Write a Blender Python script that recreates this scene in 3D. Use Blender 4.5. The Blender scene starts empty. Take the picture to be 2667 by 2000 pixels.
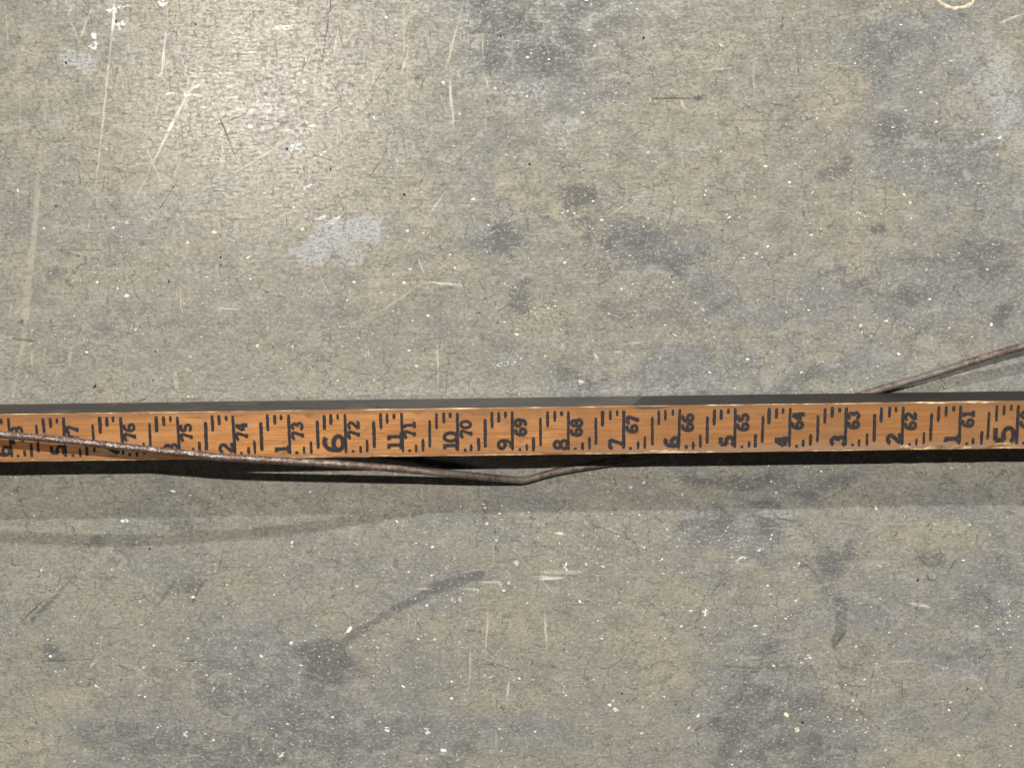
import bpy, math, random
import numpy as np
from mathutils import Vector, Matrix

random.seed(7)
rng = np.random.default_rng(7)
S = bpy.context.scene
COL = S.collection

# ------------------------------------------------------------------ camera
W, H, FPX = 2667.0, 2000.0, 4003.0          # photograph size, focal length in its pixels
TILT = math.radians(11.2)
CZ = 0.7024
CY = CZ * math.tan(TILT)
cam_d = bpy.data.cameras.new('camera')
cam_d.sensor_width = 36.0
cam_d.lens = 36.0 * FPX / W
cam_d.clip_start = 0.01
cam_d.clip_end = 50.0
cam = bpy.data.objects.new('camera', cam_d)
COL.objects.link(cam)
cam.location = (0, CY, CZ)
cam.rotation_euler = (-TILT, 0, 0)
S.camera = cam

# ------------------------------------------------------------------ world, lamps, exposure
wd = bpy.data.worlds.new('World')
S.world = wd
wd.use_nodes = True
bg = wd.node_tree.nodes['Background']
bg.inputs[0].default_value = (0.80, 0.86, 1.0, 1)
bg.inputs[1].default_value = 0.004


def lamp(name, loc, power, col, size):
    d = bpy.data.lights.new(name, 'POINT')
    d.energy = power
    d.color = col
    d.shadow_soft_size = size
    o = bpy.data.objects.new(name, d)
    COL.objects.link(o)
    o.location = loc
    return o


lamp('ceiling_lamp', (-0.10, 1.235, 2.6), 368, (1.0, 0.968, 0.890), 0.018)      # main lamp: short black shadow
lamp('ceiling_lamp', (1.55, 3.30, 2.6), 600, (0.99, 0.98, 0.93), 0.046)        # farther lamp: long pale shadow
lamp('ceiling_lamp', (-0.530, 0.11, 2.6), 11.0, (1.0, 0.89, 0.77), 0.14)         # weak lamp whose glow lies on the polish

S.view_settings.view_transform = 'Standard'
S.view_settings.look = 'None'
S.view_settings.exposure = 0.0
S.view_settings.gamma = 1.0
S.view_settings.use_curve_mapping = False

# ------------------------------------------------------------------ helpers
R_CAM = Matrix.Rotation(-TILT, 3, 'X')


def P(px, py, z=0.0):
    """photo pixel -> point on the level plane at height z (a direction cut with what it touches)"""
    d = R_CAM @ Vector(((px - W / 2) / FPX, -(py - H / 2) / FPX, -1.0))
    t = (z - CZ) / d.z
    return Vector((d.x * t, CY + d.y * t, z))


def tag(o, label=None, cat=None, group=None, kind=None):
    if label: o['label'] = label
    if cat: o['category'] = cat
    if group: o['group'] = group
    if kind: o['kind'] = kind
    return o


def mesh_obj(name, verts, faces, mat=None, parent=None, smooth=False):
    me = bpy.data.meshes.new(name)
    me.from_pydata([tuple(v) for v in verts], [], faces)
    me.update()
    o = bpy.data.objects.new(name, me)
    COL.objects.link(o)
    if mat:
        for m in (mat if isinstance(mat, (list, tuple)) else [mat]):
            me.materials.append(m)
    if smooth:
        me.polygons.foreach_set('use_smooth', [True] * len(me.polygons))
    if parent: o.parent = parent
    return o


class NT:
    """tiny node-tree writer"""
    def __init__(self, name):
        self.m = bpy.data.materials.new(name)
        self.m.use_nodes = True
        self.t = self.m.node_tree
        self.t.nodes.clear()
        self.out = self.t.nodes.new('ShaderNodeOutputMaterial')

    def link(self, a, b): self.t.links.new(a, b)

    def n(self, typ, ins=None, **props):
        nd = self.t.nodes.new(typ)
        for k, v in props.items(): setattr(nd, k, v)
        for k, v in (ins or {}).items():
            s = nd.inputs[k]
            if isinstance(v, bpy.types.NodeSocket): self.link(v, s)
            else: s.default_value = v
        return nd

    def obj(self): return self.n('ShaderNodeTexCoord').outputs['Object']

    def mapping(self, vec, scale, loc=(0, 0, 0), rot=(0, 0, 0)):
        return self.n('ShaderNodeMapping', {'Vector': vec, 'Scale': scale, 'Location': loc, 'Rotation': rot}).outputs[0]

    def noise(self, vec, scale, detail=3, rough=0.55, dist=0.0):
        return self.n('ShaderNodeTexNoise', {'Vector': vec, 'Scale': scale, 'Detail': detail, 'Roughness': rough, 'Distortion': dist}).outputs[0]

    def noise2(self, vec, scale, detail=3, rough=0.55, dist=0.0):
        return self.n('ShaderNodeTexNoise', {'Vector': vec, 'Scale': scale, 'Detail': detail, 'Roughness': rough, 'Distortion': dist}, noise_dimensions='2D').outputs[0]

    def vor(self, vec, scale, feature='F1', rand=1.0):
        return self.n('ShaderNodeTexVoronoi', {'Vector': vec, 'Scale': scale, 'Randomness': rand}, feature=feature, voronoi_dimensions='2D')

    def math(self, op, a, b=0.0, c=0.0, clamp=False):
        nd = self.t.nodes.new('ShaderNodeMath')
        nd.operation = op
        nd.use_clamp = clamp
        for i, v in enumerate((a, b, c)):
            if isinstance(v, bpy.types.NodeSocket): self.link(v, nd.inputs[i])
            else: nd.inputs[i].default_value = v
        return nd.outputs[0]

    def ss(self, v, lo, hi, a=0.0, b=1.0):
        return self.n('ShaderNodeMapRange', {'Value': v, 'From Min': lo, 'From Max': hi, 'To Min': a, 'To Max': b},
                      interpolation_type='SMOOTHSTEP').outputs[0]

    def mix(self, f, a, b, mode='MIX'):
        nd = self.t.nodes.new('ShaderNodeMix')
        nd.data_type = 'RGBA'
        nd.blend_type = mode
        for i, v in ((0, f), (6, a), (7, b)):
            if isinstance(v, bpy.types.NodeSocket): self.link(v, nd.inputs[i])
            else: nd.inputs[i].default_value = v if i == 0 else (v[0], v[1], v[2], 1)
        return nd.outputs[2]

    def bump(self, h, strength, dist, normal=None):
        ins = {'Height': h, 'Strength': strength, 'Distance': dist}
        if normal: ins['Normal'] = normal
        return self.n('ShaderNodeBump', ins).outputs[0]

    def done(self, sh):
        self.link(sh, self.out.inputs[0])
        return self.m


# ------------------------------------------------------------------ materials
def floor_material():
    N = NT('worn_polished_concrete')
    o = N.obj()
    mm = N.mapping(o, (1000, 1000, 1000))                      # millimetres
    at = N.n('ShaderNodeAttribute', attribute_name='stain_sheen')
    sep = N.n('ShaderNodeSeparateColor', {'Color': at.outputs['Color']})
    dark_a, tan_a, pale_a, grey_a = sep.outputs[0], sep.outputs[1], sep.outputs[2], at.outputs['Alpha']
    # clouds of three concretes, broken at every scale
    na = N.noise2(N.mapping(mm, (0.8, 1.15, 1)), 0.026, 7, 0.66, 0.7)
    nb_ = N.noise2(N.mapping(mm, (0.85, 1.15, 1), (140, 35, 0)), 0.034, 7, 0.66, 0.7)
    nc = N.noise2(N.mapping(mm, (0.75, 1.2, 1), (12, 90, 0)), 0.11, 6, 0.70, 0.5)
    streak = N.noise2(N.mapping(mm, (0.13, 0.48, 1)), 1.0, 4, 0.72, 0.6)
    fine = N.noise2(N.mapping(mm, (0.80, 1.2, 1)), 0.66, 4, 0.76)
    dash = N.noise2(N.mapping(mm, (0.20, 0.95, 1), (71, 13, 0)), 1.0, 3, 0.7, 0.4)
    gr = N.math('ADD', N.math('MULTIPLY', grey_a, 0.34), N.math('SUBTRACT', na, 0.13))
    c = N.mix(N.ss(gr, 0.36, 0.66), (0.298, 0.273, 0.226), (0.234, 0.236, 0.236))
    c = N.mix(N.ss(nb_, 0.52, 0.68, 0, 0.75), c, (0.332, 0.306, 0.252))
    c = N.mix(N.ss(nb_, 0.30, 0.45, 0.55, 0), c, (0.232, 0.230, 0.222))
    c = N.mix(N.ss(nc, 0.52, 0.70, 0, 0.52), c, (0.390, 0.376, 0.335))
    c = N.mix(N.ss(nc, 0.31, 0.48, 0.50, 0), c, (0.188, 0.182, 0.166))
    # placed stains and painted cool sheen: patchy films, eaten into by the clouds
    brkn = N.math('ADD', N.math('MULTIPLY', nc, 0.55), N.math('ADD', N.math('MULTIPLY', fine, 0.20), N.math('MULTIPLY', nb_, 0.25)))
    dk = N.ss(N.math('SUBTRACT', N.math('MULTIPLY', dark_a, 0.36), N.math('SUBTRACT', brkn, 0.30)), -0.19, 0.14)
    dk = N.math('MULTIPLY', dk, N.ss(dark_a, 0.0, 0.55))
    c = N.mix(N.math('MULTIPLY', dk, 0.80), c, (0.112, 0.115, 0.122))
    tn = N.math('MULTIPLY', N.ss(tan_a, 0.0, 0.8), N.ss(brkn, 0.42, 0.56, 0.0, 1.0))
    c = N.mix(N.math('MULTIPLY', tn, 0.70, clamp=True), c, (0.400, 0.355, 0.270))
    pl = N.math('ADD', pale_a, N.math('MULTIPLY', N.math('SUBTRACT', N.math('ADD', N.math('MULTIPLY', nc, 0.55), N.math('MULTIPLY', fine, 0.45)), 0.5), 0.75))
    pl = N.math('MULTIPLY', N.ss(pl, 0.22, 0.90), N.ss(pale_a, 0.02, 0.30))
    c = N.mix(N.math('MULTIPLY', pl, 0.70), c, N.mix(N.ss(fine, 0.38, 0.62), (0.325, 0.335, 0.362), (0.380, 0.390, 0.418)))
    # brushed streaks and grain
    c = N.mix(N.math('MULTIPLY', N.ss(streak, 0.30, 0.46, 0.34, 0), N.math('SUBTRACT', 1.0, N.math('MULTIPLY', pl, 0.7))), c, (0.150, 0.143, 0.125))
    c = N.mix(N.ss(streak, 0.55, 0.74, 0, 0.42), c, (0.455, 0.432, 0.375))
    bare = N.math('SUBTRACT', 1.0, N.math('MULTIPLY', pl, 0.75))
    c = N.mix(N.math('MULTIPLY', N.ss(dash, 0.30, 0.46, 0.40, 0), bare), c, (0.140, 0.134, 0.118))
    c = N.mix(N.ss(dash, 0.57, 0.74, 0, 0.24), c, (0.470, 0.448, 0.390))
    c = N.mix(N.ss(fine, 0.33, 0.49, 0.70, 0), c, (0.150, 0.145, 0.130))
    c = N.mix(N.ss(fine, 0.53, 0.70, 0, 0.74), c, (0.455, 0.440, 0.395))
    # hairline crazing, wandering and broken
    wob = N.n('ShaderNodeTexNoise', {'Vector': mm, 'Scale': 0.22, 'Detail': 3.0}, noise_dimensions='2D').outputs['Color']
    warp = N.n('ShaderNodeVectorMath', {0: mm, 1: N.n('ShaderNodeVectorMath', {0: wob, 'Scale': 8.0}, operation='SCALE').outputs[0]}, operation='ADD').outputs[0]
    edge = N.vor(N.mapping(warp, (0.075, 0.095, 0.1)), 1.0, 'DISTANCE_TO_EDGE').outputs['Distance']
    edge2 = N.vor(N.mapping(warp, (0.16, 0.22, 0.1), (9, 4, 0)), 1.0, 'DISTANCE_TO_EDGE').outputs['Distance']
    crack = N.math('MULTIPLY', N.ss(edge, 0.0, 0.030, 1, 0), N.ss(nb_, 0.40, 0.54))
    crack2 = N.math('MULTIPLY', N.ss(edge2, 0.0, 0.050, 1, 0), N.ss(na, 0.42, 0.55))
    crk = N.math('MAXIMUM', N.math('MULTIPLY', crack, 0.74), N.math('MULTIPLY', crack2, 0.44))
    c = N.mix(crk, c, (0.092, 0.090, 0.080))
    # relief and polish
    rel = N.math('ADD', N.math('MULTIPLY', dash, 0.5), N.math('MULTIPLY', N.noise2(mm, 1.1, 2, 0.7), 0.6))
    nb = N.bump(rel, 0.5, 0.00008)
    rough = N.ss(nc, 0.3, 0.7, 0.16, 0.25)
    rough = N.math('ADD', rough, N.math('MULTIPLY', pl, 0.15))
    spec = N.ss(N.math('ADD', N.math('MULTIPLY', fine, 0.5), N.math('MULTIPLY', dash, 0.5)), 0.40, 0.57, 0.15, 1.0)
    b = N.n('ShaderNodeBsdfPrincipled', {'Base Color': c, 'Roughness': rough, 'Normal': nb, 'Specular IOR Level': spec, 'IOR': 1.8})
    return N.done(b.outputs[0])


def mark_material(name, rough=0.45, lo=0.45):
    """thin marks and fleck in the floor; colour and cover come per mark, frayed by noise"""
    N = NT(name)
    mm = N.mapping(N.obj(), (1000, 1000, 1000))
    at = N.n('ShaderNodeAttribute', attribute_name='tint')
    ns = N.noise(mm, 1.3, 3, 0.7)
    a = N.math('MULTIPLY', at.outputs['Alpha'], N.ss(ns, 0.30, 0.58, lo, 1.0))
    b = N.n('ShaderNodeBsdfPrincipled', {'Base Color': at.outputs['Color'], 'Roughness': rough, 'Specular IOR Level': 0.3})
    tr = N.n('ShaderNodeBsdfTransparent')
    mx = N.n('ShaderNodeMixShader', {0: a, 1: tr.outputs[0], 2: b.outputs[0]})
    return N.done(mx.outputs[0])


def face_wood_material():
    N = NT('varnished_hardwood')
    mm = N.mapping(N.obj(), (1000, 1000, 1000))
    g1 = N.noise(N.mapping(mm, (0.020, 0.60, 0.3)), 1.0, 5, 0.62, 0.7)
    g2 = N.noise(N.mapping(mm, (0.055, 2.0, 0.5)), 1.0, 4, 0.68, 0.3)
    pore = N.noise(N.mapping(mm, (0.13, 3.0, 1)), 1.0, 3, 0.65)
    big = N.noise(mm, 0.030, 4, 0.6, 0.6)
    dirt = N.noise(N.mapping(mm, (0.10, 0.20, 0.2), (5, 9, 0)), 1.0, 5, 0.66, 0.4)
    smear = N.noise(N.mapping(mm, (0.03, 0.09, 0.1), (50, 2, 0)), 1.0, 5, 0.66, 0.8)
    c = N.mix(N.ss(g1, 0.34, 0.66), (0.335, 0.135, 0.041), (0.510, 0.240, 0.085))
    c = N.mix(N.ss(g2, 0.50, 0.70, 0, 0.60), c, (0.210, 0.080, 0.024))
    c = N.mix(N.ss(g2, 0.28, 0.44, 0.45, 0), c, (0.540, 0.300, 0.130))
    c = N.mix(N.ss(pore, 0.56, 0.72, 0, 0.50), c, (0.160, 0.060, 0.020))
    c = N.mix(N.ss(big, 0.42, 0.64, 0, 0.45), c, (0.270, 0.120, 0.044))
    c = N.mix(N.ss(smear, 0.52, 0.68, 0, 0.50), c, (0.430, 0.250, 0.125))
    x, y, z = [N.n('ShaderNodeSeparateXYZ', {0: mm}).outputs[i] for i in range(3)]
    # older, darker varnish towards the low numbers and at the wire, grime along both margins
    c = N.mix(N.ss(N.math('ADD', x, N.math('MULTIPLY', big, 120)), 70, 230, 0, 0.55), c, (0.185, 0.086, 0.032))
    c = N.mix(N.ss(N.math('ADD', x, N.math('MULTIPLY', big, 80)), -110, -40, 0.40, 0), c, (0.240, 0.098, 0.036))
    marg = N.math('ADD', N.math('ABSOLUTE', y), N.math('MULTIPLY', N.math('SUBTRACT', dirt, 0.5), 9.0))
    c = N.mix(N.ss(marg, 7.2, 10.6, 0, 0.60), c, (0.200, 0.105, 0.056))
    low = N.math('MULTIPLY', N.ss(N.math('ADD', y, N.math('MULTIPLY', dirt, 8)), -4.8, -2.2, 1, 0), N.ss(x, 60, 160))
    c = N.mix(N.math('MULTIPLY', low, 0.65), c, (0.270, 0.168, 0.112))
    c = N.mix(N.ss(dirt, 0.56, 0.72, 0, 0.55), c, (0.150, 0.068, 0.028))
    # black bleeding over the edge where the side's coat is torn
    blk = N.math('MULTIPLY', N.ss(N.math('ABSOLUTE', N.math('SUBTRACT', x, 137)), 3, 11, 1, 0), N.ss(N.math('ADD', y, N.math('MULTIPLY', dirt, 1.6)), 9.9, 10.6))
    c = N.mix(N.math('MULTIPLY', blk, 0.8), c, (0.050, 0.042, 0.040))
    nb = N.bump(N.math('SUBTRACT', g2, N.math('MULTIPLY', pore, 0.8)), 0.4, 0.00012)
    b = N.n('ShaderNodeBsdfPrincipled', {'Base Color': c, 'Roughness': N.ss(dirt, 0.3, 0.7, 0.36, 0.62), 'Normal': nb, 'Specular IOR Level': 0.35})
    return N.done(b.outputs[0])


def side_wood_material():
    N = NT('blackened_side_wood')
    mm = N.mapping(N.obj(), (1000, 1000, 1000))
    g = N.noise(N.mapping(mm, (0.035, 1.6, 1.6)), 1.0, 4, 0.65, 0.3)
    g2 = N.noise(N.mapping(mm, (0.14, 3.2, 3.2)), 1.0, 3, 0.6)
    spot = N.noise(N.mapping(mm, (0.07, 0.16, 0.16), (3, 0, 0)), 1.0, 4, 0.6, 0.4)
    x, y, z = [N.n('ShaderNodeSeparateXYZ', {0: mm}).outputs[i] for i in range(3)]
    c = N.mix(N.ss(g, 0.35, 0.68), (0.034, 0.029, 0.027), (0.066, 0.058, 0.054))
    c = N.mix(N.ss(spot, 0.56, 0.72, 0, 0.55), c, (0.170, 0.140, 0.112))
    # torn edge where the grey coat ends and the darker wood starts
    edge = N.math('ADD', N.math('ADD', x, N.math('MULTIPLY', z, 0.30)), N.math('MULTIPLY', N.math('SUBTRACT', N.noise(mm, 0.35, 3, 0.6), 0.5), 6.0))
    m = N.ss(edge, 135.2, 136.4)
    c = N.mix(N.ss(edge, 95.0, 134.0, 0, 0.45), c, (0.120, 0.114, 0.110))
    c = N.mix(m, c, N.mix(N.ss(g, 0.35, 0.7), (0.015, 0.013, 0.013), (0.032, 0.028, 0.028)))
    c = N.mix(N.ss(g2, 0.58, 0.76, 0, 0.5), c, (0.028, 0.025, 0.024))
    c = N.mix(N.ss(N.noise(N.mapping(mm, (0.05, 1.3, 1.3), (8, 8, 8)), 1.0, 4, 0.7), 0.60, 0.74, 0, 0.5), c, (0.210, 0.190, 0.170))
    nb = N.bump(g2, 0.4, 0.00012)
    b = N.n('ShaderNodeBsdfPrincipled', {'Base Color': c, 'Roughness': 0.6, 'Normal': nb, 'Specular IOR Level': 0.18})
    return N.done(b.outputs[0])


def edge_wood_material():
    N = NT('worn_bare_edge')
    mm = N.mapping(N.obj(), (1000, 1000, 1000))
    a = N.noise(N.mapping(mm, (0.06, 0.5, 0.5)), 1.0, 4, 0.65)
    b_ = N.noise(N.mapping(mm, (0.30, 1.0, 1.0), (4, 4, 4)), 1.0, 3, 0.6)
    c = N.mix(N.ss(a, 0.40, 0.56), (0.210, 0.105, 0.048), (0.420, 0.270, 0.140))
    c = N.mix(N.ss(N.math('ADD', N.math('MULTIPLY', b_, 0.45), N.math('MULTIPLY', a, 0.55)), 0.52, 0.60, 0, 0.9), c, (0.780, 0.610, 0.350))
    c = N.mix(N.ss(b_, 0.28, 0.40, 0.6, 0), c, (0.200, 0.120, 0.070))
    b = N.n('ShaderNodeBsdfPrincipled', {'Base Color': c, 'Roughness': 0.65, 'Specular IOR Level': 0.25})
    return N.done(b.outputs[0])


def ink_material(name='blue_black_stamp_ink', cover=1.0):
    N = NT(name)
    geo = N.n('ShaderNodeNewGeometry')
    mm = N.mapping(geo.outputs['Position'], (1000, 1000, 1000))
    n = N.noise(mm, 1.1, 3, 0.65)
    n2 = N.noise(mm, 0.16, 2, 0.5)
    c = N.mix(N.ss(n, 0.35, 0.7), (0.014, 0.013, 0.015), (0.040, 0.037, 0.040))
    c = N.mix(N.ss(n2, 0.52, 0.66, 0, 0.35), c, (0.030, 0.024, 0.036))
    a = N.ss(N.math('ADD', N.math('MULTIPLY', n, 0.7), N.math('MULTIPLY', n2, 0.3)), 0.28, 0.47, 0.55 * cover, 0.99 * cover)
    b = N.n('ShaderNodeBsdfPrincipled', {'Base Color': c, 'Roughness': 0.6, 'Specular IOR Level': 0.25})
    tr = N.n('ShaderNodeBsdfTransparent')
    mx = N.n('ShaderNodeMixShader', {0: a, 1: tr.outputs[0], 2: b.outputs[0]})
    return N.done(mx.outputs[0])


def wire_material():
    N = NT('lacquered_rusty_wire')
    o = N.obj()
    mm = N.mapping(o, (1000, 1000, 1000))
    n = N.noise(mm, 0.30, 4, 0.65)
    n2 = N.noise(mm, 1.2, 3, 0.7)
    n3 = N.noise(mm, 0.045, 2, 0.5)
    c = N.mix(N.ss(n, 0.36, 0.62), (0.092, 0.055, 0.043), (0.185, 0.145, 0.124))
    c = N.mix(N.ss(n2, 0.55, 0.75, 0, 0.6), c, (0.080, 0.040, 0.030))
    c = N.mix(N.ss(n3, 0.42, 0.58, 0, 0.6), c, (0.178, 0.158, 0.144))
    c = N.mix(N.math('MULTIPLY', N.n('ShaderNodeAttribute', attribute_name='gloss').outputs['Fac'], 0.55), c, (0.105, 0.050, 0.032))
    at = N.n('ShaderNodeAttribute', attribute_name='gloss')
    r = N.math('SUBTRACT', 0.55, N.math('MULTIPLY', at.outputs['Fac'], 0.38))
    r = N.math('ADD', r, N.math('MULTIPLY', N.math('SUBTRACT', n2, 0.5), 0.25))
    nb = N.bump(N.math('ADD', N.math('MULTIPLY', n2, 0.35), n), 0.8, 0.0007)
    b = N.n('ShaderNodeBsdfPrincipled', {'Base Color': c, 'Roughness': r, 'Metallic': 0.25, 'Normal': nb, 'Specular IOR Level': 0.5, 'Coat Weight': N.math('MULTIPLY', N.ss(N.math('ADD', N.math('MULTIPLY', n, 0.6), N.math('MULTIPLY', n2, 0.4)), 0.50, 0.60, 0.0, 1.0), N.math('ADD', N.math('MULTIPLY', at.outputs['Fac'], 0.80), 0.12)), 'Coat Roughness': 0.36, 'Coat IOR': 2.5, 'Coat Normal': nb})
    return N.done(b.outputs[0])


M_FLOOR = floor_material()
M_MARK = mark_material('floor_scratch', 0.40)
M_FLECK = mark_material('embedded_grit', 0.35, 0.85)
M_FACE = face_wood_material()
M_SIDE = side_wood_material()
M_EDGE = edge_wood_material()
M_INK = ink_material()
M_BLEED = ink_material('ink_bleed', 0.42)
M_WIRE = wire_material()

# ------------------------------------------------------------------ floor: one sheet, finer where the stains and painted sheen lie
K = 1.2057          # my notes were taken on a view 2212 px wide


def axis(lo, hi, step, far):
    a = list(np.arange(lo, hi, step))
    out, d, x = [], step, lo
    while x > -far:
        d *= 1.35; x -= d; out.append(x)
    out2, d, x = [], step, a[-1]
    while x < far:
        d *= 1.35; x += d; out2.append(x)
    return np.array(out[::-1] + a + out2)


gx = axis(-0.31, 0.31, 0.0018, 1.6)
gy = axis(-0.25, 0.23, 0.0018, 1.6)
nx, ny = len(gx), len(gy)
XX, YY = np.meshgrid(gx, gy)
co = np.zeros((nx * ny, 3), np.float32)
co[:, 0] = XX.ravel()
co[:, 1] = YY.ravel()
ii = np.arange(nx * ny).reshape(ny, nx)
quads = np.stack([ii[:-1, :-1], ii[:-1, 1:], ii[1:, 1:], ii[1:, :-1]], -1).reshape(-1, 4)
fm = bpy.data.meshes.new('floor')
fm.vertices.add(len(co)); fm.vertices.foreach_set('co', co.ravel())
fm.loops.add(quads.size); fm.loops.foreach_set('vertex_index', quads.ravel().astype(np.int32))
fm.polygons.add(len(quads))
fm.polygons.foreach_set('loop_start', np.arange(0, quads.size, 4, dtype=np.int32))
fm.update(calc_edges=True)
fm.materials.append(M_FLOOR)
floor = bpy.data.objects.new('floor', fm)
COL.objects.link(floor)
tag(floor, 'worn grey olive polished concrete floor with stains and scratches', 'floor', kind='structure')

stain_sheen = np.zeros((nx * ny, 4), np.float32)


def lattice(wl, seed):
    """smooth value noise in -1..1 at the floor's vertices, wavelength wl metres"""
    g = np.random.default_rng(seed).uniform(-1, 1, (256, 256))
    x = co[:, 0] / wl + 100; y = co[:, 1] / wl + 100
    xi = np.floor(x).astype(int); yi = np.floor(y).astype(int)
    fx = x - xi; fy = y - yi
    fx = fx * fx * (3 - 2 * fx); fy = fy * fy * (3 - 2 * fy)
    a = g[yi % 256, xi % 256]; b = g[yi % 256, (xi + 1) % 256]
    c = g[(yi + 1) % 256, xi % 256]; d = g[(yi + 1) % 256, (xi + 1) % 256]
    return (a * (1 - fx) + b * fx) * (1 - fy) + (c * (1 - fx) + d * fx) * fy


WX = .0120 * lattice(.035, 1) + .0050 * lattice(.012, 2) + .0030 * lattice(.0055, 3)
WY = .0095 * lattice(.035, 4) + .0038 * lattice(.012, 5) + .0022 * lattice(.0055, 6)
WARP = [1.0]


def blot(ch, cx, cy, rx, ry, s=1.0, ang=0.0, soft=1.6):
    """an elliptical mark or patch of painted sheen; centre and radii in 2212-wide view pixels"""
    c = P(cx * K, cy * K)
    mmpp = K / 5545.0
    k = min(1.0, math.sqrt(rx * ry) / 55) * WARP[0]
    dx = co[:, 0] + WX * k - c.x; dy = co[:, 1] + WY * k - c.y
    a = math.radians(ang)
    u = (dx * math.cos(a) + dy * math.sin(a)) / (rx * mmpp)
    v = (-dx * math.sin(a) + dy * math.cos(a)) / (ry * mmpp)
    d = np.sqrt(u * u + v * v)
    t = np.clip((1 + soft * 0.5 - d) / max(soft, 1e-3), 0, 1)
    t = t * t * (3 - 2 * t) * s
    stain_sheen[:, ch] = np.maximum(stain_sheen[:, ch], t)


def band(ch, pts, w, s=1.0, soft=0.9):
    for (x0, y0), (x1, y1) in zip(pts[:-1], pts[1:]):
        L = math.hypot(x1 - x0, y1 - y0)
        k = max(2, int(L / (w * 0.6)))
        for i in range(k + 1):
            t = i / k
            blot(ch, x0 + (x1 - x0) * t, y0 + (y1 - y0) * t, w * 1.3, w, s, math.degrees(math.atan2(-(y1 - y0), x1 - x0)), soft)


DARK = [(1075, 20, 40, 60, .7), (1150, 70, 90, 60, .8), (1225, 105, 75, 40, .85), (1260, 60, 100, 60, .5), (1330, 130, 90, 40, .45),
        (1262, 425, 50, 30, .9), (1225, 470, 45, 40, .6), (1080, 525, 34, 36, 1.0), (1048, 470, 16, 12, .95), (1040, 520, 30, 14, .7),
        (1340, 505, 130, 50, .65), (1440, 560, 120, 50, .5), (1290, 590, 60, 60, .45), (1140, 640, 26, 30, .8), (1145, 665, 22, 22, .9),
        (1230, 800, 42, 16, .8), (1275, 810, 50, 20, .75), (1250, 845, 60, 14, .5), (1350, 840, 70, 30, .4),
        (1885, 488, 16, 10, 1.0), (1800, 390, 40, 18, .8), (1830, 375, 12, 30, .8), (1940, 275, 24, 30, .8), (1930, 315, 40, 30, .6),
        (2050, 330, 110, 70, .45), (1900, 110, 90, 80, .5), (1870, 60, 120, 60, .35), (2130, 570, 70, 60, .75), (2160, 690, 26, 24, .9),
        (2060, 540, 110, 80, .4), (1960, 640, 80, 50, .5), (1880, 620, 60, 40, .6), (1500, 630, 120, 40, .4), (1570, 760, 90, 40, .45),
        (1690, 810, 90, 50, .5), (1500, 860, 70, 30, .5), (2000, 720, 120, 50, .35), (1460, 700, 80, 40, .4),
        (715, 1428, 84, 46, 1.3), (700, 1400, 44, 28, 1.3), (735, 1450, 50, 30, 1.2), (680, 1440, 70, 45, .8), (790, 1440, 60, 40, .55), (640, 1535, 130, 50, .6), (520, 1500, 200, 70, .4),
        (560, 1600, 330, 60, .55), (330, 1600, 110, 70, .5), (840, 1600, 150, 70, .4), (300, 1490, 60, 40, .4),
        (1600, 1560, 36, 90, .85), (1640, 1500, 60, 70, .6), (1720, 1560, 140, 60, .6), (1660, 1420, 70, 90, .5), (1560, 1160, 90, 50, .5),
        (1690, 1120, 70, 40, .6), (1480, 1130, 60, 30, .6), (1640, 1180, 110, 40, .45), (1820, 1210, 30, 40, .9), (1840, 1185, 10, 26, .8),
        (1825, 1330, 14, 55, .9), (1812, 1375, 9, 30, .8), (1790, 1260, 30, 30, .6), (1870, 1400, 30, 60, .45), (2000, 1210, 26, 22, .7),
        (2080, 1330, 90, 60, .5), (2150, 1220, 60, 90, .4), (2100, 1420, 90, 40, .45), (1760, 1460, 160, 40, .4), (1580, 1040, 120, 25, .7),
        (1740, 1030, 160, 25, .6), (400, 1130, 60, 24, .6), (190, 1175, 24, 22, .8), (240, 1200, 14, 10, .8), (200, 710, 60, 30, .35),
        (255, 1200, 30, 14, .6), (400, 1270, 40, 26, .6), (110, 1395, 30, 24, .7), (400, 1360, 26, 50, .4), (120, 580, 36, 16, .5),
        (1090, 830, 40, 30, .3), (1360, 700, 60, 40, .5), (430, 1090, 120, 30, .35), (1700, 1640, 160, 30, .6), (990, 1650, 60, 30, .5)]
for b_ in DARK: blot(0, *b_)
band(0, [(728, 1405), (770, 1360), (820, 1330), (880, 1298), (950, 1268), (1030, 1246)], 10, 1.25, 1.0)
band(0, [(70, 1340), (130, 1280), (180, 1225)], 5, .8)
band(0, [(330, 1310), (370, 1265)], 6, .7)
band(0, [(1045, 1125), (1048, 1085)], 5, .7)

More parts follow.
